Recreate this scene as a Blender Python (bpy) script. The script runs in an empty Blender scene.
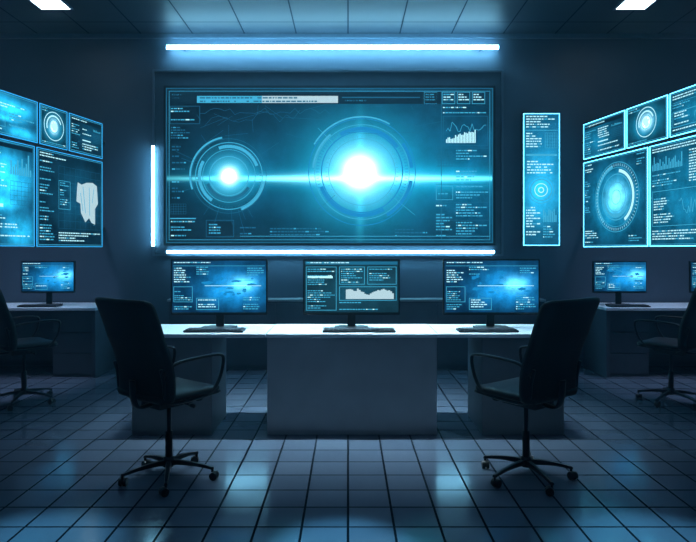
import bpy, bmesh, math, random
from mathutils import Vector, Matrix
random.seed(7)
F=600.0; CX=348.0; HY=250.0; EYE=1.35
def WX(px,d): return (px-CX)/F*d
def WZ(py,d): return EYE+(HY-py)/F*d
sc=bpy.context.scene
sc.view_settings.view_transform='Standard'
sc.view_settings.exposure=0.18
COL=sc.collection

# ---------------------------------------------------------------- materials
def new_mat(name):
    m=bpy.data.materials.new(name); m.use_nodes=True
    nt=m.node_tree; nt.nodes.clear()
    out=nt.nodes.new('ShaderNodeOutputMaterial')
    return m,nt,out
def pmat(name,col,rough=0.5,metal=0.0,noise=0.0,nscale=8.0,bump=0.0,spec=0.5,emit=None,es=0.0):
    m,nt,out=new_mat(name)
    b=nt.nodes.new('ShaderNodeBsdfPrincipled')
    b.inputs['Base Color'].default_value=(*col,1); b.inputs['Roughness'].default_value=rough
    b.inputs['Metallic'].default_value=metal; b.inputs['Specular IOR Level'].default_value=spec
    if emit:
        b.inputs['Emission Color'].default_value=(*emit,1); b.inputs['Emission Strength'].default_value=es
    nt.links.new(b.outputs[0],out.inputs[0])
    tc=nt.nodes.new('ShaderNodeTexCoord')
    n=nt.nodes.new('ShaderNodeTexNoise'); n.inputs['Scale'].default_value=nscale; n.inputs['Detail'].default_value=6
    nt.links.new(tc.outputs['Object'],n.inputs['Vector'])
    r=nt.nodes.new('ShaderNodeValToRGB')
    a=1-noise; c=1+noise
    r.color_ramp.elements[0].position=0.3; r.color_ramp.elements[1].position=0.7
    r.color_ramp.elements[0].color=(*[v*a for v in col],1); r.color_ramp.elements[1].color=(*[min(1,v*c) for v in col],1)
    nt.links.new(n.outputs['Fac'],r.inputs['Fac']); nt.links.new(r.outputs[0],b.inputs['Base Color'])
    if bump>0:
        bp=nt.nodes.new('ShaderNodeBump'); bp.inputs['Strength'].default_value=bump; bp.inputs['Distance'].default_value=0.01
        nt.links.new(n.outputs['Fac'],bp.inputs['Height']); nt.links.new(bp.outputs[0],b.inputs['Normal'])
    return m
def emat(name,col,s,sampling=True):
    m,nt,out=new_mat(name)
    e=nt.nodes.new('ShaderNodeEmission'); e.inputs[0].default_value=(*col,1); e.inputs[1].default_value=s
    nt.links.new(e.outputs[0],out.inputs[0])
    if not sampling: m.cycles.emission_sampling='NONE'
    return m
def screen_mat(name,base,glows,nscale=2.0,namp=0.6,strength=1.0,spots=None):
    """glows: (x,z,sx,sz,(r,g,b),strength) in local metres"""
    m,nt,out=new_mat(name); N=nt.nodes; L=nt.links
    tc=N.new('ShaderNodeTexCoord')
    noise=N.new('ShaderNodeTexNoise'); noise.inputs['Scale'].default_value=nscale; noise.inputs['Detail'].default_value=8; noise.inputs['Roughness'].default_value=0.65
    L.new(tc.outputs['Object'],noise.inputs['Vector'])
    mr=N.new('ShaderNodeMapRange'); mr.inputs['From Min'].default_value=0.3; mr.inputs['From Max'].default_value=0.7
    mr.inputs['To Min'].default_value=1-namp; mr.inputs['To Max'].default_value=1+namp
    L.new(noise.outputs['Fac'],mr.inputs['Value'])
    acc=N.new('ShaderNodeVectorMath'); acc.operation='SCALE'; acc.inputs[0].default_value=base
    L.new(mr.outputs[0],acc.inputs['Scale']); cur=acc.outputs[0]
    for (x,z,sx,sz,c,s,*nz) in glows:
        a=N.new('ShaderNodeVectorMath'); a.operation='SUBTRACT'; a.inputs[1].default_value=(x,0,z); L.new(tc.outputs['Object'],a.inputs[0])
        b=N.new('ShaderNodeVectorMath'); b.operation='MULTIPLY'; b.inputs[1].default_value=(1/sx,0,1/sz); L.new(a.outputs[0],b.inputs[0])
        d=N.new('ShaderNodeVectorMath'); d.operation='DOT_PRODUCT'; L.new(b.outputs[0],d.inputs[0]); L.new(b.outputs[0],d.inputs[1])
        e=N.new('ShaderNodeMath'); e.operation='MULTIPLY'; e.inputs[1].default_value=-1; L.new(d.outputs['Value'],e.inputs[0])
        f=N.new('ShaderNodeMath'); f.operation='EXPONENT'; L.new(e.outputs[0],f.inputs[0])
        src=f.outputs[0]
        if nz and nz[0]:
            g=N.new('ShaderNodeMath'); g.operation='MULTIPLY'; L.new(src,g.inputs[0]); L.new(mr.outputs[0],g.inputs[1]); src=g.outputs[0]
        h=N.new('ShaderNodeVectorMath'); h.operation='SCALE'; h.inputs[0].default_value=tuple(v*s for v in c); L.new(src,h.inputs['Scale'])
        k=N.new('ShaderNodeVectorMath'); k.operation='ADD'; L.new(cur,k.inputs[0]); L.new(h.outputs[0],k.inputs[1]); cur=k.outputs[0]
    em=N.new('ShaderNodeEmission'); em.inputs[1].default_value=strength; L.new(cur,em.inputs[0])
    L.new(em.outputs[0],out.inputs[0])
    return m

M_wall=pmat('wall_plaster',(0.07,0.11,0.16),0.55,noise=0.12,nscale=1.5,bump=0.05)
M_panel=pmat('wall_recess_panel',(0.045,0.075,0.11),0.4,noise=0.08)
M_trim=pmat('trim_metal',(0.14,0.20,0.27),0.35,0.5,noise=0.05)
M_desktop=pmat('desk_white_laminate',(0.66,0.78,0.88),0.3,noise=0.04)
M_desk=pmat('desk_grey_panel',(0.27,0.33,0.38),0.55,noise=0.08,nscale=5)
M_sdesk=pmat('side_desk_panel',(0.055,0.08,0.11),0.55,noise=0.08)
M_black=pmat('black_plastic',(0.005,0.007,0.009),0.35,noise=0.1)
M_fabric=pmat('black_leather',(0.005,0.007,0.010),0.5,noise=0.15,nscale=60,bump=0.05,spec=0.3)
M_chrome=pmat('dark_metal',(0.02,0.025,0.032),0.3,0.7,noise=0.05)
M_key=pmat('keycaps',(0.03,0.036,0.045),0.45,noise=0.1)
M_led=emat('led_tube_glow',(0.26,0.70,1.0),30.0)
M_led2=emat('led_tube_glow_soft',(0.24,0.70,1.0),22.0)
M_ceil_l=emat('ceiling_light_diffuser',(0.7,0.9,1.0),8.0)
M_edge=emat('screen_edge_glow',(0.03,0.40,0.9),1.2,False)
M_edgeb=emat('screen_edge_glow_bright',(0.09,0.60,1.0),6.0)
H=[emat('hud_white',(0.45,0.88,1.0),1.1,False),emat('hud_cyan',(0.05,0.40,0.64),1.0,False),
   emat('hud_dim',(0.012,0.13,0.24),1.0,False),emat('hud_dark',(0.002,0.014,0.028),1.0,False),
   emat('hud_blue',(0.008,0.23,0.54),1.0,False),emat('hud_pale_grey',(0.42,0.62,0.70),1.0,False)]

# ceiling material with tile grid, floor with tiles
def tile_mat(name,c1,c2,mortar,w,ms,rough,bump,rvar=0.0,spec=0.5,mrough=0.5,ior=1.5):
    m,nt,out=new_mat(name); N=nt.nodes; L=nt.links
    tc=N.new('ShaderNodeTexCoord'); br=N.new('ShaderNodeTexBrick')
    br.offset=0.0; br.squash=1.0
    br.inputs['Color1'].default_value=(*c1,1); br.inputs['Color2'].default_value=(*c2,1); br.inputs['Mortar'].default_value=(*mortar,1)
    br.inputs['Scale'].default_value=1; br.inputs['Brick Width'].default_value=w; br.inputs['Row Height'].default_value=w
    br.inputs['Mortar Size'].default_value=ms; br.inputs['Mortar Smooth'].default_value=0.1
    L.new(tc.outputs['Object'],br.inputs['Vector'])
    b=N.new('ShaderNodeBsdfPrincipled'); b.inputs['Specular IOR Level'].default_value=spec; b.inputs['IOR'].default_value=ior
    no=N.new('ShaderNodeTexNoise'); no.inputs['Scale'].default_value=3.0; no.inputs['Detail'].default_value=8; L.new(tc.outputs['Object'],no.inputs['Vector'])
    mr=N.new('ShaderNodeMapRange'); mr.inputs['From Min'].default_value=0.3; mr.inputs['From Max'].default_value=0.7
    mr.inputs['To Min'].default_value=rough-rvar; mr.inputs['To Max'].default_value=rough+rvar
    L.new(no.outputs['Fac'],mr.inputs['Value'])
    mx=N.new('ShaderNodeMath'); mx.operation='MULTIPLY_ADD'; mx.inputs[1].default_value=mrough; L.new(br.outputs['Fac'],mx.inputs[0]); L.new(mr.outputs[0],mx.inputs[2])
    L.new(mx.outputs[0],b.inputs['Roughness'])
    L.new(br.outputs['Color'],b.inputs['Base Color'])
    # grout does not mirror the room
    sp=N.new('ShaderNodeMath'); sp.operation='MULTIPLY_ADD'; sp.inputs[1].default_value=-spec; sp.inputs[2].default_value=spec
    L.new(br.outputs['Fac'],sp.inputs[0]); L.new(sp.outputs[0],b.inputs['Specular IOR Level'])
    iv=N.new('ShaderNodeMath'); iv.operation='SUBTRACT'; iv.inputs[0].default_value=1; L.new(br.outputs['Fac'],iv.inputs[1])
    bp=N.new('ShaderNodeBump'); bp.inputs['Strength'].default_value=bump; bp.inputs['Distance'].default_value=0.004
    L.new(iv.outputs[0],bp.inputs['Height']); L.new(bp.outputs[0],b.inputs['Normal'])
    L.new(b.outputs[0],out.inputs[0]); return m
M_floor=tile_mat('floor_tiles',(0.085,0.115,0.165),(0.115,0.15,0.21),(0.006,0.009,0.014),0.225,0.0065,0.16,0.25,0.04,0.75,0.4,1.7)
M_ceil=tile_mat('ceiling_tiles',(0.022,0.034,0.05),(0.025,0.038,0.055),(0.008,0.012,0.018),0.6,0.008,0.5,0.3)

# ---------------------------------------------------------------- mesh helpers
def obj_from_bm(bm,name,mat,parent=None,smooth=False):
    me=bpy.data.meshes.new(name); bm.to_mesh(me); bm.free()
    o=bpy.data.objects.new(name,me); COL.objects.link(o)
    if isinstance(mat,(list,tuple)):
        for m in mat: me.materials.append(m)
    else: me.materials.append(mat)
    if parent: o.parent=parent
    if smooth:
        for p in me.polygons: p.use_smooth=True
    return o
def add_box(bm,x0,x1,y0,y1,z0,z1,mi=0):
    v=[bm.verts.new(p) for p in [(x0,y0,z0),(x1,y0,z0),(x1,y1,z0),(x0,y1,z0),(x0,y0,z1),(x1,y0,z1),(x1,y1,z1),(x0,y1,z1)]]
    for f in [(0,3,2,1),(4,5,6,7),(0,1,5,4),(1,2,6,5),(2,3,7,6),(3,0,4,7)]:
        fc=bm.faces.new([v[i] for i in f]); fc.material_index=mi
def box(name,x0,x1,y0,y1,z0,z1,mat,parent=None,bev=0.0,seg=2):
    bm=bmesh.new(); add_box(bm,x0,x1,y0,y1,z0,z1)
    if bev>0: bmesh.ops.bevel(bm,geom=bm.edges[:],offset=bev,segments=seg,profile=0.5,affect='EDGES')
    return obj_from_bm(bm,name,mat,parent)
def empty(name,loc=(0,0,0),rz=0.0):
    e=bpy.data.objects.new(name,None); COL.objects.link(e); e.location=loc; e.rotation_euler=(0,0,rz); e.empty_display_size=0.1
    return e
def cyl(bm,p0,p1,r0,r1=None,seg=16,cap=True):
    if r1 is None: r1=r0
    p0=Vector(p0); p1=Vector(p1); d=(p1-p0); L=d.length
    q=d.to_track_quat('Z','Y').to_matrix().to_4x4()
    mat=Matrix.Translation((p0+p1)/2)@q
    bmesh.ops.create_cone(bm,cap_ends=cap,segments=seg,radius1=r0,radius2=r1,depth=L,matrix=mat)
def catmull(pts,n=8,closed=False):
    P=[Vector(p) for p in pts]; out=[]
    m=len(P); rng=m if closed else m-1
    for i in range(rng):
        if closed: a,b,c,d=P[(i-1)%m],P[i],P[(i+1)%m],P[(i+2)%m]
        else: a,b,c,d=P[max(i-1,0)],P[i],P[i+1],P[min(i+2,m-1)]
        for k in range(n):
            t=k/n
            out.append(0.5*((2*b)+(-a+c)*t+(2*a-5*b+4*c-d)*t*t+(-a+3*b-3*c+d)*t**3))
    if not closed: out.append(P[-1])
    return out
def tube(bm,pts,rx,ry=None,seg=10,closed=False):
    if ry is None: ry=rx
    rings=[]; m=len(pts)
    ref=Vector((1,0,0))
    for i,p in enumerate(pts):
        if closed: t=pts[(i+1)%m]-pts[i-1]
        else: t=pts[min(i+1,m-1)]-pts[max(i-1,0)]
        t.normalize()
        a=(ref-t*ref.dot(t)).normalized(); b=t.cross(a)
        rings.append([bm.verts.new(p+a*rx*math.cos(2*math.pi*k/seg)+b*ry*math.sin(2*math.pi*k/seg)) for k in range(seg)])
    R=m if closed else m-1
    for i in range(R):
        A=rings[i];B=rings[(i+1)%m]
        for k in range(seg): bm.faces.new([A[k],A[(k+1)%seg],B[(k+1)%seg],B[k]])
    if not closed:
        bm.faces.new(rings[0][::-1]); bm.faces.new(rings[-1])

# ---------------------------------------------------------------- HUD builder
class Hud:
    def __init__(s,k,ox,oy): s.k=k;s.ox=ox;s.oy=oy;s.bm=bmesh.new();s.lv=0
    def q(s,pts,m,lv=0):
        f=s.bm.faces.new([s.bm.verts.new(((x-s.ox)*s.k,-0.0015*lv,-(y-s.oy)*s.k)) for x,y in pts]); f.material_index=m
    def rect(s,x0,y0,x1,y1,m=1,lv=1): s.q([(x0,y1),(x1,y1),(x1,y0),(x0,y0)],m,lv)
    def frame(s,x0,y0,x1,y1,m=1,t=0.5,lv=1):
        s.rect(x0,y0,x1,y0+t,m,lv);s.rect(x0,y1-t,x1,y1,m,lv);s.rect(x0,y0+t,x0+t,y1-t,m,lv);s.rect(x1-t,y0+t,x1,y1-t,m,lv)
    def ring(s,cx,cy,r,w,a0=0,a1=360,m=1,lv=1,n=None):
        n=n or max(6,int(abs(a1-a0)/5))
        for i in range(n):
            a=math.radians(a0+(a1-a0)*i/n);b=math.radians(a0+(a1-a0)*(i+1)/n)
            s.q([(cx+r*math.cos(a),cy-r*math.sin(a)),(cx+(r+w)*math.cos(a),cy-(r+w)*math.sin(a)),(cx+(r+w)*math.cos(b),cy-(r+w)*math.sin(b)),(cx+r*math.cos(b),cy-r*math.sin(b))],m,lv)
    def ticks(s,cx,cy,r,l,n,m=1,w=0.5,lv=1):
        for i in range(n):
            a=2*math.pi*i/n; dx,dy=math.cos(a),math.sin(a); px,py=-dy*w/2,dx*w/2
            s.q([(cx+dx*r+px,cy+dy*r+py),(cx+dx*(r+l)+px,cy+dy*(r+l)+py),(cx+dx*(r+l)-px,cy+dy*(r+l)-py),(cx+dx*r-px,cy+dy*r-py)],m,lv)
    def line(s,x0,y0,x1,y1,m=2,w=0.4,lv=1):
        d=math.hypot(x1-x0,y1-y0) or 1; px,py=-(y1-y0)/d*w/2,(x1-x0)/d*w/2
        s.q([(x0+px,y0+py),(x1+px,y1+py),(x1-px,y1-py),(x0-px,y0-py)],m,lv)
    def text(s,x0,y0,x1,y1,lh=3.0,m=1,fill=0.8,lv=1):
        y=y0
        while y+lh*0.55<=y1:
            x=x0; end=x0+(x1-x0)*random.uniform(0.35,1.0)
            if random.random()<fill:
                while x<end:
                    w=min(random.uniform(0.8,3.6)*lh/2.4,x1-x)
                    if w<=0.2: break
                    mm=m if random.random()<0.85 else (0 if m==1 else 1)
                    s.rect(x,y,x+w,y+lh*0.42,mm,lv); x+=w+lh*0.28
            y+=lh
    def bars(s,x0,y0,x1,y1,n,m=1,lv=1):
        w=(x1-x0)/n
        for i in range(n):
            h=random.uniform(0.25,1)*(y1-y0); s.rect(x0+i*w,y1-h,x0+(i+0.65)*w,y1,m,lv)
    def wave(s,x0,y0,x1,y1,n=20,m=1,w=0.5,lv=1):
        pts=[(x0+(x1-x0)*i/n,y0+(y1-y0)*random.random()) for i in range(n+1)]
        for a,b in zip(pts,pts[1:]): s.line(*a,*b,m,w,lv)
    def grid(s,x0,y0,x1,y1,nx,ny,m=2,w=0.3,lv=1):
        for i in range(nx+1): x=x0+(x1-x0)*i/nx; s.rect(x-w/2,y0,x+w/2,y1,m,lv)
        for i in range(ny+1): y=y0+(y1-y0)*i/ny; s.rect(x0,y-w/2,x1,y+w/2,m,lv)
    def blob(s,cx,cy,rx,ry,m=1,lv=1,n=22,rough=0.3):
        pts=[(cx+rx*(1+random.uniform(-rough,rough))*math.cos(-2*math.pi*i/n),cy-ry*(1+random.uniform(-rough,rough))*math.sin(-2*math.pi*i/n)) for i in range(n)]
        s.q(pts[::-1],m,lv)
    def done(s,name,parent,y):
        o=obj_from_bm(s.bm,name,H,parent); o.location=(0,y,0); return o

# ---------------------------------------------------------------- room shell
D=7.0; ZC=EYE+215/F*D; XW=4.7; YB=-2.6
def shell(name,x0,x1,y0,y1,z0,z1,mat): return box(name,x0,x1,y0,y1,z0,z1,mat)
fl=shell('floor',-XW,XW,YB,D,-0.1,0,M_floor)
shell('ceiling',-XW,XW,YB,D,ZC,ZC+0.1,M_ceil)
shell('wall_back',-XW-0.1,XW+0.1,D,D+0.1,-0.1,ZC+0.1,M_wall)
shell('wall_left',-XW-0.1,-XW,YB,D,-0.1,ZC+0.1,M_wall)
shell('wall_right',XW,XW+0.1,YB,D,-0.1,ZC+0.1,M_wall)
shell('wall_front',-XW-0.1,XW+0.1,YB-0.1,YB,-0.1,ZC+0.1,M_wall)
box('baseboard_back',-XW,XW,D-0.02,D,0,0.1,M_panel,bev=0.004)
box('trim_1',-XW,XW,D-0.05,D,ZC-0.05,ZC,M_trim,bev=0.005)
e=empty('display_mounting_panel',(0,0,0))
dp=6.96
px0,px1,py0,py1=153,503,70,250
box('backing',WX(px0,dp),WX(px1,dp),dp,D,WZ(256,dp),WZ(py0,dp),M_panel,e,0.004)
bm=bmesh.new()
X0,X1,Z0,Z1=WX(px0,dp),WX(px1,dp),WZ(256,dp),WZ(py0,dp)
for a in [(X0,X1,Z1-0.025,Z1),(X0,X1,Z0,Z0+0.02),(X0,X0+0.02,Z0+0.02,Z1-0.025),(X1-0.02,X1,Z0+0.02,Z1-0.025)]:
    add_box(bm,a[0],a[1],dp-0.02,dp,a[2],a[3])
obj_from_bm(bm,'frame_trim',M_trim,e)

# low cabinet along the back wall
cab=empty('low_cabinet',(0,0,0))
cx0,cx1=WX(168,6.75),WX(545,6.75)
box('carcass',cx0,cx1,6.78,6.99,0.0,0.77,M_sdesk,cab,0.004)
box('top',cx0-0.01,cx1+0.01,6.74,6.99,0.77,0.795,M_desk,cab,0.004)
nd=7
for i in range(nd):
    a=cx0+(cx1-cx0)*i/nd+0.006; b=cx0+(cx1-cx0)*(i+1)/nd-0.006
    box('door_panel_%d'%(i+1),a,b,6.765,6.78,0.05,0.75,M_sdesk,cab,0.003)

# ---------------------------------------------------------------- LED bars
def led(name,x0,x1,z0,z1,y,horizontal=True,mat=M_led):
    e=empty(name,((x0+x1)/2,y,(z0+z1)/2))
    hx=(x1-x0)/2; hz=(z1-z0)/2
    bm=bmesh.new()
    if horizontal: cyl(bm,(-hx,0,0),(hx,0,0),hz,seg=16)
    else: cyl(bm,(0,0,-hz),(0,0,hz),hx,seg=16)
    obj_from_bm(bm,'tube',mat,e,True)
    for s in (-1,1):
        if horizontal: 
            box('end_cap',s*hx-0.01,s*hx+0.01,-hz*1.2,hz*1.2,-hz*1.2,hz*1.2,M_trim,e,0.002)
            box('standoff',s*hx*0.9-0.01,s*hx*0.9+0.01,hz*0.9,D-y-0.001 if y<6.9 else 0.05,-0.008,0.008,M_trim,e)
        else:
            box('end_cap',-hx*1.2,hx*1.2,-hx*1.2,hx*1.2,s*hz-0.01,s*hz+0.01,M_trim,e,0.002)
            box('standoff',-0.008,0.008,hx*0.9,D-y-0.001,s*hz*0.9-0.01,s*hz*0.9+0.01,M_trim,e)
    return e
d=6.88
led('led_light_bar',WX(166,d),WX(499,d),WZ(49.3,d),WZ(45.2,d),d)
led('led_light_bar',WX(166,6.9),WX(495,6.9),WZ(253.3,6.9),WZ(250.5,6.9),6.9,mat=M_led2)
led('led_light_bar',WX(151.6,6.9),WX(154.6,6.9),WZ(247,6.9),WZ(145,6.9),6.9,False,M_led2)

# ---------------------------------------------------------------- main display
dd=6.90; k=dd/F
ccx,ccy=329.5,165.5
g=lambda x,y:((x-ccx)*k,-(y-ccy)*k)
def G(x,y,sx,sy,c,s,n=0): a,b=g(x,y); return (a,b,sx*k,sy*k,c,s,n)
M_main=screen_mat('main_display_image',(0.0010,0.006,0.013),[
  G(360,172,11,11,(1,1,1),5.0), G(360,172,23,21,(0.40,0.78,0.8),1.2), G(360,172,42,38,(0.015,0.52,0.76),1.1), G(364,172,80,58,(0.001,0.17,0.32),0.85),
  G(405,168,120,75,(0.001,0.045,0.10),0.9,1),
  G(229,176,6,6,(0.9,1,1),4.0), G(229,176,13,13,(0.15,0.65,0.75),1.0), G(229,176,24,22,(0.006,0.38,0.64),0.85), G(235,176,48,40,(0.001,0.045,0.10),0.9,1),
  G(358,178.5,140,2.2,(0.15,0.85,1.0),2.8), G(358,178.5,60,4.5,(0.35,0.9,1.0),1.2), G(370,178.5,150,9,(0.003,0.34,0.54),0.75), G(360,178,4,50,(0.04,0.5,0.7),0.6), G(440,179,40,14,(0.003,0.24,0.38),0.7),
  G(478,180,40,55,(0.001,0.07,0.15),0.8,1)],nscale=3.5,namp=0.6)
e=empty('main_video_display',(WX(ccx,dd),dd,WZ(ccy,dd)))
w=(493-166)*k;h=(243-88)*k
bm=bmesh.new(); add_box(bm,-w/2-0.03,w/2+0.03,0.003,0.06,-h/2-0.03,h/2+0.03)
bmesh.ops.bevel(bm,geom=bm.edges[:],offset=0.003,segments=2,affect='EDGES')
obj_from_bm(bm,'bezel',M_black,e)
bm=bmesh.new(); add_box(bm,-w/2,w/2,0,0.004,-h/2,h/2); obj_from_bm(bm,'screen',M_main,e)
hd=Hud(k,ccx,ccy)
hd.frame(166,88,493,243,2,0.9); hd.frame(169,91,490,240,1,0.45)
hd.rect(170,92,441,104,3,1); hd.text(172,94,190,104,3.2,1); hd.rect(197,96,262,103,1,2); hd.rect(262,96,338,103,5,2); hd.text(200,97.2,330,103,3.5,2,1,3)
hd.rect(342,97,420,98,2,2); hd.text(345,100,400,104,3,2); hd.rect(441,91,441.6,240,2)
hd.text(171,108,196,122,2.8,1); hd.frame(170,106,200,124,2); hd.text(171,127,190,140,2.6,2)
hd.text(172,146,186,200,3.2,2,0.6); hd.grid(171,204,186,214,6,4,2); hd.rect(170,218,196,219,1); hd.text(171,221,196,238,2.8,1)
hd.frame(206,220,234,237,2); hd.rect(208,222,232,235,3,1); hd.text(209,224,230,234,2.8,1,1,2)
hd.text(240,224,262,236,3,2); hd.wave(200,108,330,116,26,2,0.4); hd.wave(205,110,300,126,14,2,0.3)
for i in range(22):
    x=random.uniform(200,430);y=random.uniform(106,135); hd.line(x,y,x+random.uniform(-40,40),y+random.uniform(-14,14),2,0.3)
for i in range(14):
    a=random.uniform(0,6.28); r=random.uniform(45,60); hd.line(229+30*math.cos(a),176+30*math.sin(a),229+r*math.cos(a),176+r*math.sin(a),2,0.3)
for r,wd,m in [(19,1.0,1),(26,0.6,1),(33,0.8,1),(37,0.5,2)]: hd.ring(229,176,r,wd,0,360,m)
hd.ring(229,176,28,3.2,20,110,1); hd.ring(229,176,28,3.2,150,235,1); hd.ring(229,176,34,2.5,290,350,1); hd.ring(229,176,38,1.8,100,200,1); hd.ring(229,176,21,3,200,330,2)
hd.ticks(229,176,30.5,2.2,60,2,0.45)
for r,wd,m in [(33,0.7,1),(40,1.1,4),(47,0.6,1),(53,0.8,4)]: hd.ring(362,172,r,wd,0,360,m,n=90)
hd.ring(362,172,41.5,3.5,35,120,4); hd.ring(362,172,41.5,3.5,200,300,4); hd.ring(362,172,48,3.5,300,350,4); hd.ring(362,172,48,3.5,5,35,4); hd.ring(362,172,48,2,130,175,1); hd.ring(362,172,54.5,1.5,60,150,1)
hd.ticks(362,172,43,3,90,4,0.5); hd.ticks(362,172,34.5,2,48,1,0.5)
hd.line(334,144,318,128,1,0.4); hd.line(390,195,415,215,1,0.4); hd.line(335,195,312,215,2,0.4)
for i,x in enumerate((424,442,457,472)):
    hd.frame(x,92,x+13,104,1,0.5); hd.text(x+1.5,94,x+12,103,2.6,0 if i else 1,1)
hd.text(443,107,486,114,2.6,1); hd.frame(443,116,488,146,2)
for i in range(20):
    hh=4+ (i/20)*9+random.uniform(-1.5,1.5); hd.rect(446+i*1.5,143-hh,447.1+i*1.5,143,0,1)
hd.wave(446,122,486,132,20,1,0.5,2)
for y in (150,168,186,204,222):
    hd.text(456,y,488,y+14,2.8,1); hd.rect(436,y-2,489,y-1.6,2)
hd.text(436,205,452,238,3,1,0.7); hd.grid(438,152,452,166,5,5,2); hd.frame(436,186,453,200,1); hd.text(438,188,451,199,2.6,1)
hd.text(395,226,430,238,3,2); hd.text(270,228,330,238,3,2,0.8)
hd.rect(240,236,490,236.5,1)
hd.done('graphics',e,-0.001)

# ---------------------------------------------------------------- generic display panel
def display(name,w,h,mat,hud,parent,loc,edge=None,bz=0.012,depth=0.04):
    n=empty(name,loc); n.parent=parent
    bm=bmesh.new(); add_box(bm,-w/2,w/2,0.002,depth,-h/2,h/2); bmesh.ops.bevel(bm,geom=bm.edges[:],offset=0.003,segments=2,affect='EDGES')
    obj_from_bm(bm,'bezel',M_black,n)
    bm=bmesh.new(); add_box(bm,-w/2+bz,w/2-bz,-0.002,0.003,-h/2+bz,h/2-bz); obj_from_bm(bm,'screen',mat,n)
    if edge:
        bm=bmesh.new(); t=0.007
        a,b=w/2-bz+0.004,h/2-bz+0.004
        add_box(bm,-a,a,-0.004,0.003,b-t,b);add_box(bm,-a,a,-0.004,0.003,-b,-b+t)
        add_box(bm,-a,-a+t,-0.004,0.003,-b+t,b-t);add_box(bm,a-t,a,-0.004,0.003,-b+t,b-t)
        obj_from_bm(bm,'edge_light',edge,n)
    if hud: hud.done('graphics',n,-0.003)
    return n

# vertical wall panel
e=empty('vertical_info_display',(WX(541.5,6.90),6.90,WZ(179.5,6.90)))
kk=6.90/F; w,h=38*kk,134*kk
mv=screen_mat('vertical_display_image',(0.005,0.075,0.15),[(0,-0.12,0.2,0.35,(0.02,0.48,0.88),1.0,1),(0.02,0.35,0.2,0.3,(0.006,0.2,0.40),0.6,1)],4,0.4,1.1)
hd=Hud(kk,541.5,179.5)
hd.text(526,116,556,128,2.6,0,0.9);hd.rect(525,130,558,130.6,1);hd.text(526,133,543,150,2.6,0);hd.grid(545,133,557,148,5,5,1)
hd.rect(526,154,557,156,1);hd.text(527,161,556,176,2.8,0);hd.ring(541,190,10,1.0,m=1);hd.ring(541,190,6,0.7,m=0);hd.ring(541,190,2,1,m=0);hd.ring(541,190,13,0.6,m=1)
hd.text(526,207,540,240,2.7,0);hd.bars(543,208,557,222,8,1);hd.text(543,226,557,240,2.6,1)
display('panel',w,h,mv,hd,e,(0,0,0),M_edgeb,0.014,0.05)
box('wall_standoff',-0.12,0.12,0.05,0.099,-0.5,0.5,M_black,e)

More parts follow.
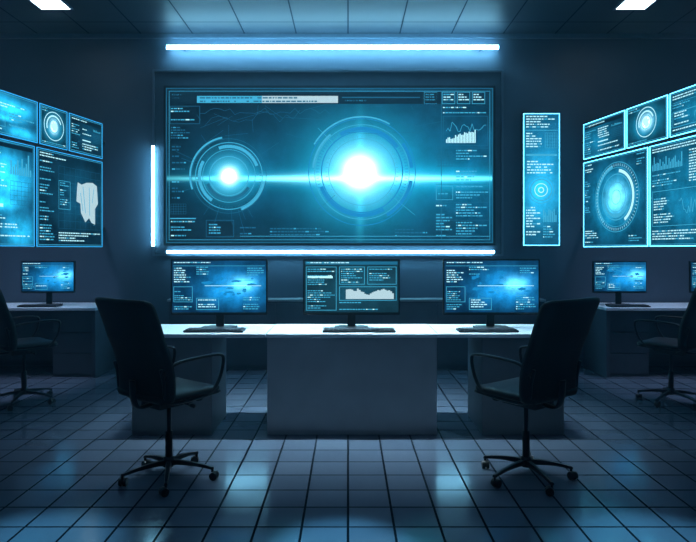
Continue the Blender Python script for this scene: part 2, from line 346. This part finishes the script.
# ---------------------------------------------------------------- side video walls
def hud_panel(w,h,kind):
    K=0.01; W=w/K; Hh=h/K
    hd=Hud(K,W/2,Hh/2); m=2.6
    hd.frame(m,m,W-m,Hh-m,1,0.45)
    if kind=='text':
        hd.rect(m+1,m+1.2,W-m-1,m+5,3); hd.text(m+2,m+2,W*0.6,m+5,2.4,0,1,2)
        hd.text(m+2,m+8,W*0.32,Hh-m-2,2.4,1); hd.text(W*0.38,m+8,W*0.66,Hh*0.55,2.4,0); hd.bars(W*0.7,m+8,W-m-2,Hh*0.32,10,1)
        hd.rect(W*0.38,Hh*0.60,W*0.62,Hh*0.63,0); hd.grid(W*0.7,Hh*0.38,W-m-2,Hh*0.6,6,5,2); hd.text(W*0.38,Hh*0.7,W-m-2,Hh-m-2,2.6,0)
    elif kind=='map':
        hd.text(m+2,m+2,W*0.5,m+12,2.6,0); hd.grid(W*0.30,m+12,W-m-2,Hh*0.8,8,8,2,0.25)
        hd.text(m+2,m+16,W*0.24,Hh-m-4,2.8,1)
        P=[(0.58,0.29),(0.64,0.31),(0.72,0.28),(0.82,0.27),(0.89,0.30),(0.91,0.50),(0.86,0.56),(0.86,0.74),(0.80,0.72),(0.76,0.67),(0.70,0.72),(0.63,0.62),(0.62,0.52),(0.56,0.50),(0.57,0.36)]
        hd.q([(W*a,Hh*b) for a,b in P][::-1],5,2)
        hd.line(W*0.66,Hh*0.33,W*0.70,Hh*0.62,1,0.9,3); hd.line(W*0.62,Hh*0.40,W*0.66,Hh*0.6,1,0.8,3); hd.line(W*0.76,Hh*0.33,W*0.77,Hh*0.64,1,0.9,3); hd.line(W*0.84,Hh*0.33,W*0.81,Hh*0.5,1,0.8,3)
        hd.frame(W*0.30,Hh*0.30,W*0.47,Hh*0.6,1); hd.text(W*0.32,Hh*0.32,W*0.46,Hh*0.58,2.4,1); hd.text(W*0.3,Hh*0.84,W-m-3,Hh-m-2,2.6,0)
    elif kind=='radar':
        r=min(W,Hh)*0.5-m-10; cx,cy=W*0.55,Hh*0.46
        for f,wd,mm in [(1,0.7,1),(0.85,0.5,1),(0.65,1.0,1),(0.42,0.6,1),(0.2,0.6,1)]: hd.ring(cx,cy,r*f,wd,m=mm,n=60)
        hd.ring(cx,cy,r*0.72,r*0.09,-60,80,0); hd.ring(cx,cy,r*0.86,r*0.1,100,230,1); hd.ring(cx,cy,r*0.5,r*0.1,180,330,1); hd.ticks(cx,cy,r*0.9,r*0.07,60,0,0.5)
        hd.text(m+2,m+2,m+28,m+12,2.4,0); hd.text(m+2,m+20,m+12,Hh*0.6,2.4,1);hd.text(m+2,Hh-m-16,m+26,Hh-m-2,2.4,0); hd.text(W-m-26,Hh-m-12,W-m-2,Hh-m-2,2.4,1); hd.text(W-m-14,m+2,W-m-2,m+14,2.4,1)
    elif kind=='charts':
        hd.text(m+2,m+2,W-m-4,m+7,2.4,0,1); hd.bars(m+2,m+9,W*0.36,Hh*0.26,20,1); hd.text(W*0.42,m+9,W-m-2,Hh*0.42,2.4,0); hd.text(m+2,Hh*0.3,W*0.36,Hh*0.43,2.4,1)
        hd.frame(m+2,Hh*0.46,W*0.62,Hh*0.8,1); hd.text(m+4,Hh*0.48,W*0.3,Hh*0.78,2.4,0); hd.wave(W*0.32,Hh*0.54,W*0.61,Hh*0.7,24,1,0.5)
        hd.text(W*0.66,Hh*0.46,W-m-2,Hh*0.8,2.6,1); hd.text(m+2,Hh*0.84,W-m-2,Hh-m-1,2.4,0)
    elif kind=='radar_small':
        cx,cy=W*0.5,Hh*0.48; r=min(W,Hh)*0.33
        hd.ring(cx,cy,r,0.8,m=0); hd.ring(cx,cy,r*0.7,1.5,20,200,0); hd.ring(cx,cy,r*0.45,0.6,m=1); hd.blob(cx,cy,r*0.3,r*0.3,0,2); hd.text(m+1,Hh*0.88,W-m-1,Hh-m,2.2,1); hd.text(m+1,m+1,W*0.4,m+6,2.2,1)
    return hd
def bank(A,B,extraL,panels,glow,edge,sgn):
    A=Vector(A);B=Vector(B)
    left,right=(B,A) if sgn<0 else (A,B)
    dr=(right-left).normalized(); ang=math.atan2(dr.y,dr.x)
    root=empty('video_wall',(A.x,A.y,0),ang)
    def s_of(px):
        t=(px-CX)/F
        return (t*A.y-A.x)/(dr.x-t*dr.y)
    for i,(p0,p1,z0,z1,kind,cfg) in enumerate(panels):
        s0=s_of(p0); s1=s_of(p1)
        s0+=0.006; s1-=0.006
        w=s1-s0;h=z1-z0
        base,gl=cfg
        mat=screen_mat('video_wall_image_%s_%d'%('l' if sgn<0 else 'r',i),base,[(gx*w,gz*h,gs*w,gt*h,c,s,1) for gx,gz,gs,gt,c,s in gl],4,0.6,glow)
        display('screen_%d'%(i+1),w,h,mat,hud_panel(w,h,kind),root,((s0+s1)/2,0,(z0+z1)/2),edge)
    return root,s_of,ang
DK=(0.002,0.014,0.028)
cy=(0.02,0.53,0.95)
cBr=((0.004,0.06,0.13),[(0.15,0.15,0.22,0.2,cy,1.3),(0.3,-0.35,0.15,0.12,cy,1.0),(0.1,-0.1,0.15,0.06,cy,1.0)])
cRad=(DK,[(0,0.02,0.10,0.12,(0.6,0.95,1),2.5),(0,0.02,0.32,0.3,(0.008,0.32,0.55),0.9)])
cRad2=((0.002,0.025,0.055),[(0.05,0.04,0.12,0.12,(0.2,0.78,1),1.4),(0,0.02,0.35,0.33,(0.004,0.26,0.48),0.9)])
cMap=(DK,[(0.1,0.05,0.35,0.3,(0.002,0.06,0.12),0.8)])
cMap2=((0.002,0.03,0.06),[(-0.15,0.0,0.3,0.4,(0.004,0.14,0.26),0.9)])
Zb,Zm,Zt=1.375,2.355,2.775
A=(WX(103,6.75),6.75);B=(WX(0,5.3),5.3)
L,sL,aL=bank(A,B,0,[
 (-62,35.5,Zb,Zm-0.01,'text',cBr),(35.5,103,Zb,Zm-0.01,'map',cMap),
 (-62,38.5,Zm+0.01,Zt,'charts',cBr),(38.5,68,Zm+0.01,Zt,'radar_small',cRad),(68,103,Zm+0.01,Zt,'text',cMap)],1.25,M_edge,-1)
A2=(WX(583,6.75),6.75);B2=(WX(696,5.1),5.1)
R,sR,aR=bank(A2,B2,0,[
 (583,649,Zb,Zm-0.02,'radar',cRad2),(649,760,Zb,Zm-0.02,'charts',cMap2),
 (583,626,Zm,Zt-0.01,'text',cMap2),(626,669,Zm,Zt-0.01,'radar_small',cRad),(669,760,Zm,Zt-0.01,'charts',cMap2)],1.3,M_edgeb,1)
for root,sf,a,p in ((L,sL,aL,-62),(R,sR,aR,760)):
    e0=sf(p); lo,hi=min(e0,0),max(e0,0)
    for j,z in enumerate((1.6,2.15,2.6)):
        box('rear_rail_%d'%(j+1),lo+0.03,hi-0.03,0.041,0.08,z-0.03,z+0.03,M_black,root)
    for j,z in enumerate((1.6,2.6)):
        s=-0.10 if root is L else 0.10
        v0=Vector((s,0.08,z)); ly=Matrix.Rotation(-a,3,'Z')@Vector((0,1,0))
        wy=(Matrix.Rotation(a,3,'Z')@Vector((s,0.08,0))).y+6.75
        bm=bmesh.new(); cyl(bm,v0-ly*0.03,v0+ly*(D-wy),0.025); obj_from_bm(bm,'wall_arm_%d'%(j+1),M_black,root,True)

# ---------------------------------------------------------------- desks
desk=empty('control_desk',(0,0,0))
zt=0.74
bx0,bx1=WX(267,4.38),WX(437,4.38)
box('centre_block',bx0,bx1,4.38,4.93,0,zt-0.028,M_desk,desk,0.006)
box('centre_top',bx0-0.004,bx1+0.004,4.355,4.95,zt-0.028,zt,M_desktop,desk,0.004)
box('left_top',-1.59,bx0-0.008,4.36,4.94,zt-0.028,zt,M_desktop,desk,0.004)
box('right_top',bx1+0.008,1.59,4.36,4.94,zt-0.028,zt,M_desktop,desk,0.004)
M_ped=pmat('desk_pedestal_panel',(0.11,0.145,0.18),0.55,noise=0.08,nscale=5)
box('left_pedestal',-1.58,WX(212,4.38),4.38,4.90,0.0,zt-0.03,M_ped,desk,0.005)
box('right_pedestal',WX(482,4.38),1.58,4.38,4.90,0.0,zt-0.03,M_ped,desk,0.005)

def keyboard(x,y,z,w=0.44,rz=0):
    e=empty('keyboard',(x,y,z),rz)
    box('body',-w/2,w/2,-0.07,0.07,0.0,0.016,M_black,e,0.004)
    bm=bmesh.new()
    n=15
    for r in range(5):
        for c in range(n):
            a=-w/2+0.012+(w-0.024)*c/n; yy=-0.06+r*0.024
            if r==0 and 3<c<9: continue
            add_box(bm,a+0.002,a+(w-0.024)/n-0.002,yy,yy+0.02,0.016,0.022)
    add_box(bm,-w/2+0.012+(w-0.024)*4/n,-w/2+0.012+(w-0.024)*9/n,-0.06,-0.04,0.016,0.022)
    obj_from_bm(bm,'keys',M_key,e); return e

def monitor(x,y,z,w,h,zb,mat,hud,rz=0):
    e=empty('computer_monitor',(x,y,z),rz)
    bz=0.012
    bm=bmesh.new(); add_box(bm,-w/2,w/2,0.002,0.028,zb,zb+h); bmesh.ops.bevel(bm,geom=bm.edges[:],offset=0.004,segments=2,affect='EDGES'); obj_from_bm(bm,'housing',M_black,e)
    box('rear_bulge',-w*0.28,w*0.28,0.028,0.055,zb+h*0.2,zb+h*0.8,M_black,e,0.01)
    bm=bmesh.new(); add_box(bm,-w/2+bz,w/2-bz,-0.001,0.003,-h/2+bz+0.008,h/2-bz); s=obj_from_bm(bm,'screen',mat,e); s.location=(0,0,zb+h/2)
    hud=hud(w-2*bz,h-2*bz-0.008); o=hud.done('graphics',e,-0.002); o.location=(0,-0.002,zb+h/2+0.004)
    box('neck',-0.032,0.032,0.03,0.05,0.012,zb+h*0.35,M_black,e,0.004)
    bm=bmesh.new(); add_box(bm,-0.13,0.13,-0.07,0.11,0.0,0.012)
    bmesh.ops.bevel(bm,geom=[ed for ed in bm.edges if abs(ed.verts[0].co.z-ed.verts[1].co.z)>0.005],offset=0.03,segments=6,affect='EDGES')
    obj_from_bm(bm,'foot',M_black,e)
    return e
def hud_mon_map(w,h):
    K=0.008; W=w/K; Hh=h/K; hd=Hud(K,W/2,Hh/2)
    hd.text(2,1.5,W*0.5,4,2.0,0,1); hd.rect(1,5,W-1,5.4,1)
    hd.text(2,7,W*0.2,Hh*0.45,2.2,0); hd.frame(1.5,Hh*0.5,W*0.22,Hh*0.8,1); hd.text(2.5,Hh*0.55,W*0.21,Hh*0.78,2.0,1); hd.text(2,Hh*0.84,W*0.24,Hh-1.5,2.1,1)
    hd.text(W*0.26,Hh*0.12,W*0.5,Hh*0.3,2.2,1); hd.frame(W*0.26,Hh*0.72,W*0.5,Hh*0.95,1)
    hd.text(W*0.28,Hh*0.75,W*0.48,Hh*0.93,2.2,0); hd.text(W*0.76,Hh*0.66,W-2,Hh-2,2.2,1); hd.text(W*0.8,7,W-2,Hh*0.3,2.2,1)
    for i in range(16): hd.blob(random.uniform(W*0.3,W*0.9),random.uniform(Hh*0.2,Hh*0.75),random.uniform(1,5),random.uniform(0.6,2.0),4,1)
    hd.rect(W*0.35,Hh*0.48,W*0.95,Hh*0.49,0,2); hd.rect(W*0.5,Hh*0.58,W*0.8,Hh*0.585,1,2)
    for i in range(8): 
        x=random.uniform(W*0.3,W*0.8);y=random.uniform(Hh*.2,Hh*.7); hd.line(x,y,x+random.uniform(5,20),y+random.uniform(-6,6),1,0.3)
    return hd
def hud_mon_code(w,h):
    K=0.008; W=w/K; Hh=h/K; hd=Hud(K,W/2,Hh/2)
    hd.rect(1,1,W-1,4,2); hd.text(2,1.6,W*0.7,4,2.2,0,1,2)
    hd.frame(1.5,6,W*0.34,Hh-2,1); hd.text(3,8,W*0.32,Hh-3,2.1,1); hd.rect(3,Hh*0.3,W*0.3,Hh*0.34,0)
    hd.frame(W*0.37,6,W*0.64,Hh*0.46,1); hd.text(W*0.39,8,W*0.62,Hh*0.44,2.1,1)
    hd.frame(W*0.67,6,W-2,Hh*0.46,1); hd.text(W*0.69,8,W-4,Hh*0.42,2.1,1)
    x0,x1,yb=W*0.44,W*0.95,Hh*0.74; n=26
    for i in range(n):
        a=x0+(x1-x0)*i/n; b=x0+(x1-x0)*(i+1)/n+0.02
        t=i/n; hgt=Hh*(0.12+0.05*math.sin(t*9+1)+random.uniform(0,0.03)+ (0.05 if 0.2<t<0.35 else 0))
        hd.rect(a,yb-max(hgt,1),b,yb,5,2)
    hd.frame(W*0.37,Hh*0.5,W-2,Hh*0.77,1)
    hd.text(W*0.37,Hh*0.8,W-3,Hh-2,2.2,1)
    return hd
mm=screen_mat('monitor_map_image',(0.002,0.024,0.065),[(0.12,0.0,0.22,0.12,(0.008,0.34,0.85),0.9,1),(0.18,0.02,0.08,0.05,(0.2,0.8,1),0.8,1)],6,0.65,1.25)
mc=screen_mat('monitor_code_image',(0.004,0.022,0.036),[(0.05,0.0,0.25,0.15,(0.008,0.08,0.13),0.6,1)],5,0.4,1.1)
md=4.68
for px,mat,hf in ((219,mm,hud_mon_map),(351.5,mc,hud_mon_code),(491.5,mm,hud_mon_map)):
    x=WX(px,md); zb=WZ(315,md)-zt; h=(WZ(259,md)-WZ(315,md)); w=97/F*md
    monitor(x,md,zt,w,h,zb,mat,hf)
keyboard(WX(215,4.5),4.50,zt); keyboard(WX(359,4.5),4.5,zt,0.54); keyboard(WX(487,4.5),4.5,zt)

# side desks
for s in (-1,1):
    d_=empty('side_desk',(0,0,0))
    xi=2.66 if s<0 else 2.72
    a,b=(-4.62,-xi) if s<0 else (xi,4.62)
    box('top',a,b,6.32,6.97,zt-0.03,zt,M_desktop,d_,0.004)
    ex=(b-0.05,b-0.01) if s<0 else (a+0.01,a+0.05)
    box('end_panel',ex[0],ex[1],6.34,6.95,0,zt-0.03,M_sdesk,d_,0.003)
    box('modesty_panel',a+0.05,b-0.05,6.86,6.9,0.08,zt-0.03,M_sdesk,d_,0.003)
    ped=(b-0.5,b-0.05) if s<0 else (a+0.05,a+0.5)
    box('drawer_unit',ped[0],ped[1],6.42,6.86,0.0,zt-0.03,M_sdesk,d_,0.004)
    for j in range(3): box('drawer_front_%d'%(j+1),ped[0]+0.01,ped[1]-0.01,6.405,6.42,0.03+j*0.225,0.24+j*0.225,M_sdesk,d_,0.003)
for px in (47.5,620,716):
    sm=6.62; w=(54 if px!=716 else 52)/F*sm
    monitor(WX(px,sm),sm,zt,w,(WZ(261,sm)-WZ(293,sm)),WZ(293,sm)-zt,mm,hud_mon_map)
keyboard(WX(40,6.45),6.45,zt,0.42); keyboard(WX(628,6.45),6.45,zt,0.42)

# ---------------------------------------------------------------- office chair
def office_chair(x,y,face):
    """faces local +Y; rz rotates."""
    e=empty('office_chair',(x,y,0),face)
    bm=bmesh.new(); nu,nv=16,16
    def seatpt(u,v,top):
        x_=u*0.24; y_=v*0.235
        r=(abs(u)**5+abs(v)**5)
        f=1/(max(1,r)**(1/5.0))
        x_*=f;y_*=f
        edge=max(abs(u),abs(v))
        z=0.555-0.012*(1-u*u)*(1-v*v) -0.025*max(0,(v-0.4))**1.5
        if top: return (x_,y_,z-0.022*edge**8)
        return (x_*0.97,y_*0.97,z-0.055+0.015*edge**8)
    T=[[bm.verts.new(seatpt(-1+2*i/nu,-1+2*j/nv,True)) for j in range(nv+1)] for i in range(nu+1)]
    Bm=[[bm.verts.new(seatpt(-1+2*i/nu,-1+2*j/nv,False)) for j in range(nv+1)] for i in range(nu+1)]
    for i in range(nu):
        for j in range(nv):
            bm.faces.new([T[i][j],T[i+1][j],T[i+1][j+1],T[i][j+1]]); bm.faces.new([Bm[i][j],Bm[i][j+1],Bm[i+1][j+1],Bm[i+1][j]])
    for i in range(nu):
        bm.faces.new([T[i+1][0],T[i][0],Bm[i][0],Bm[i+1][0]]); bm.faces.new([T[i][nv],T[i+1][nv],Bm[i+1][nv],Bm[i][nv]])
        bm.faces.new([T[0][i],T[0][i+1],Bm[0][i+1],Bm[0][i]]); bm.faces.new([T[nu][i+1],T[nu][i],Bm[nu][i],Bm[nu][i+1]])
    bmesh.ops.recalc_face_normals(bm,faces=bm.faces[:])
    obj_from_bm(bm,'seat',M_fabric,e,True)
    bm=bmesh.new(); nu,nv=20,36
    def bp(u,v,back):
        W=0.25+0.012*v
        w_=W*(1-0.05*abs(2*v-1)**26)
        x_=u*w_
        z=0.50+0.582*v - 0.012*(abs(u)**12)*(1 if v>0.5 else -1)*abs(2*v-1)**8
        y_=-0.175-0.04*v-0.11*v*v+0.03*u*u+0.018*math.sin(math.pi*min(1,v*1.6))
        th=0.05*(1-0.45*max(abs(u),abs(2*v-1))**10)
        return (x_,y_-(th if back else 0),z)
    T=[[bm.verts.new(bp(-1+2*i/nu,j/nv,False)) for j in range(nv+1)] for i in range(nu+1)]
    Bk=[[bm.verts.new(bp(-1+2*i/nu,j/nv,True)) for j in range(nv+1)] for i in range(nu+1)]
    for i in range(nu):
        for j in range(nv):
            bm.faces.new([T[i][j],T[i][j+1],T[i+1][j+1],T[i+1][j]]); bm.faces.new([Bk[i][j],Bk[i+1][j],Bk[i+1][j+1],Bk[i][j+1]])
    for i in range(nu):
        bm.faces.new([T[i][0],T[i+1][0],Bk[i+1][0],Bk[i][0]]); bm.faces.new([T[i+1][nv],T[i][nv],Bk[i][nv],Bk[i+1][nv]])
    for j in range(nv):
        bm.faces.new([T[0][j+1],T[0][j],Bk[0][j],Bk[0][j+1]]); bm.faces.new([T[nu][j],T[nu][j+1],Bk[nu][j+1],Bk[nu][j]])
    bmesh.ops.recalc_face_normals(bm,faces=bm.faces[:])
    obj_from_bm(bm,'backrest',M_fabric,e,True)
    for s in (-1,1):
        n_='l' if s<0 else 'r'
        bm=bmesh.new()
        pts=catmull([(s*0.215,0.20,0.51),(s*0.22,0.0,0.50),(s*0.22,-0.14,0.505),(s*0.22,-0.185,0.54),(s*0.22,-0.195,0.62),(s*0.22,-0.215,0.70)],6)
        tube(bm,pts,0.010); obj_from_bm(bm,'side_rail_'+n_,M_chrome,e,True)
        bm=bmesh.new(); X=s*0.232
        pts=catmull([(s*0.225,-0.20,0.665),(X,-0.16,0.705),(X,-0.09,0.727),(X,0.08,0.735),(X,0.185,0.730),(X,0.215,0.70),(X,0.195,0.61),(X,0.15,0.54),(s*0.22,0.09,0.503)],7)
        tube(bm,pts,0.012,0.009); obj_from_bm(bm,'armrest_'+n_,M_black,e,True)
    bm=bmesh.new()
    add_box(bm,-0.09,0.09,-0.13,0.11,0.44,0.498); add_box(bm,-0.22,0.22,0.035,0.075,0.48,0.50); add_box(bm,-0.22,0.22,-0.12,-0.08,0.48,0.50)
    bmesh.ops.bevel(bm,geom=bm.edges[:],offset=0.006,segments=2,affect='EDGES')
    obj_from_bm(bm,'tilt_mechanism',M_black,e)
    bm=bmesh.new(); tube(bm,catmull([(0,-0.10,0.465),(0,-0.20,0.46),(0,-0.235,0.51),(0,-0.245,0.62)],6),0.03,0.010); obj_from_bm(bm,'back_support',M_chrome,e,True)
    bm=bmesh.new(); cyl(bm,(0.09,0.0,0.465),(0.20,0.02,0.455),0.005); cyl(bm,(0.17,0.015,0.4555),(0.21,0.02,0.454),0.011); obj_from_bm(bm,'height_lever',M_black,e,True)
    bm=bmesh.new(); cyl(bm,(0,0,0.25),(0,0,0.45),0.013,seg=20); cyl(bm,(0,0,0.10),(0,0,0.28),0.021,seg=20); cyl(bm,(0,0,0.075),(0,0,0.13),0.036,0.028,seg=24)
    obj_from_bm(bm,'gas_column',M_chrome,e,True)
    bm=bmesh.new(); wb=bmesh.new()
    for i in range(5):
        a=math.radians(90+72*i+14); dx,dy=math.cos(a),math.sin(a)
        n=8; prev=None
        for j in range(n+1):
            t=j/n; r=0.02+0.25*t; hw=0.018*(1-t)+0.010*t; z=0.112-0.035*t*t-0.005*t; th=0.026*(1-t)+0.012*t
            ring=[bm.verts.new((dx*r-dy*hw*q1,dy*r+dx*hw*q1,z+th*q2-th)) for q1,q2 in ((-1,0),(1,0),(0.7,1),(-0.7,1))]
            if prev:
                for q in range(4): bm.faces.new([prev[q],prev[(q+1)%4],ring[(q+1)%4],ring[q]])
            else: bm.faces.new(ring[::-1])
            prev=ring
        bm.faces.new(prev)
        cx_,cy_=dx*0.262,dy*0.262
        cyl(bm,(cx_,cy_,0.035),(cx_,cy_,0.076),0.007)
        b=a+0.6+i; ax,ay=math.cos(b),math.sin(b); tx,ty=-ay*0.012,ax*0.012
        for s in (-1,1):
            cyl(wb,(cx_+tx+ax*0.005*s,cy_+ty+ay*0.005*s,0.025),(cx_+tx+ax*0.021*s,cy_+ty+ay*0.021*s,0.025),0.025,0.023,seg=20)
        cyl(wb,(cx_+tx-ax*0.006,cy_+ty-ay*0.006,0.03),(cx_+tx+ax*0.006,cy_+ty+ay*0.006,0.03),0.021,seg=16)
    bmesh.ops.recalc_face_normals(bm,faces=bm.faces[:])
    obj_from_bm(bm,'star_base',M_chrome,e); obj_from_bm(wb,'casters',M_black,e)
    return e
dc=3.55
office_chair(WX(169,dc),dc,math.radians(-37))
office_chair(WX(526,dc),dc,math.radians(37))
office_chair(WX(24,5.3),5.3,math.radians(-42))
office_chair(WX(671,5.3),5.3,math.radians(42))

# ---------------------------------------------------------------- ceiling lights
for px in (50.5,635.5):
    e=empty('ceiling_light',(WX(px,6.1),6.10,ZC))
    hw=0.15
    box('diffuser',-hw,hw,-0.12,0.12,-0.012,-0.002,M_ceil_l,e)
    bm=bmesh.new()
    for a in [(-hw-0.02,hw+0.02,-0.14,-0.12),(-hw-0.02,hw+0.02,0.12,0.14),(-hw-0.02,-hw,-0.12,0.12),(hw,hw+0.02,-0.12,0.12)]: add_box(bm,*a,-0.016,0.0)
    obj_from_bm(bm,'frame',M_trim,e)

def area(name,loc,sx,sy,power,col,rot=(0,0,0),spread=180):
    l=bpy.data.lights.new(name,'AREA'); l.shape='RECTANGLE'; l.size=sx; l.size_y=sy; l.energy=power; l.color=col; l.spread=math.radians(spread)
    o=bpy.data.objects.new(name,l); COL.objects.link(o); o.location=loc; o.rotation_euler=rot; return o
area('desk_fill',(0,4.72,ZC-0.03),2.6,0.25,40,(0.58,0.86,1.0),spread=45)  # added lamp without a fixture, brightens the desktops
area('front_fill',(0,1.6,ZC-0.03),5,1.5,15,(0.35,0.62,1.0))  # unseen weak fill added overhead to lift the desk fronts
area('side_fill',(-3.6,5.9,ZC-0.03),0.6,1.0,15,(0.55,0.7,1.0),spread=80)  # added fill for the room sides, separate from the ceiling panels
area('side_fill',(3.6,5.9,ZC-0.03),0.6,1.0,15,(0.55,0.7,1.0),spread=80)  # same added fill, right side
for x in (-1.45,-0.03,1.4):  # invented spots, added to put bright blue pools on the floor
    l=bpy.data.lights.new('floor_pool_fill','SPOT'); l.energy=900 if abs(x)<1 else 700; l.color=(0.22,0.70,1.0); l.spot_size=math.radians(15 if abs(x)>1 else 12); l.spot_blend=0.8; l.shadow_soft_size=0.04
    o=bpy.data.objects.new('floor_pool_fill',l); COL.objects.link(o); o.location=(x,2.68,ZC-0.03)
w=bpy.data.worlds.new('World'); sc.world=w; w.use_nodes=True
w.node_tree.nodes['Background'].inputs[0].default_value=(0.01,0.02,0.03,1); w.node_tree.nodes['Background'].inputs[1].default_value=0.5
vs=w.node_tree.nodes.new('ShaderNodeVolumeScatter'); vs.inputs['Color'].default_value=(0.4,0.76,1,1); vs.inputs['Density'].default_value=0.012; vs.inputs['Anisotropy'].default_value=0.7
w.node_tree.links.new(vs.outputs[0],w.node_tree.nodes['World Output'].inputs['Volume'])

cam=bpy.data.cameras.new('camera'); co=bpy.data.objects.new('camera',cam); COL.objects.link(co)
co.location=(0,0,EYE); co.rotation_euler=(math.radians(90),0,0); cam.sensor_width=36; cam.lens=F/696*36; cam.shift_y=-21/696
cam.clip_start=0.05
sc.camera=co
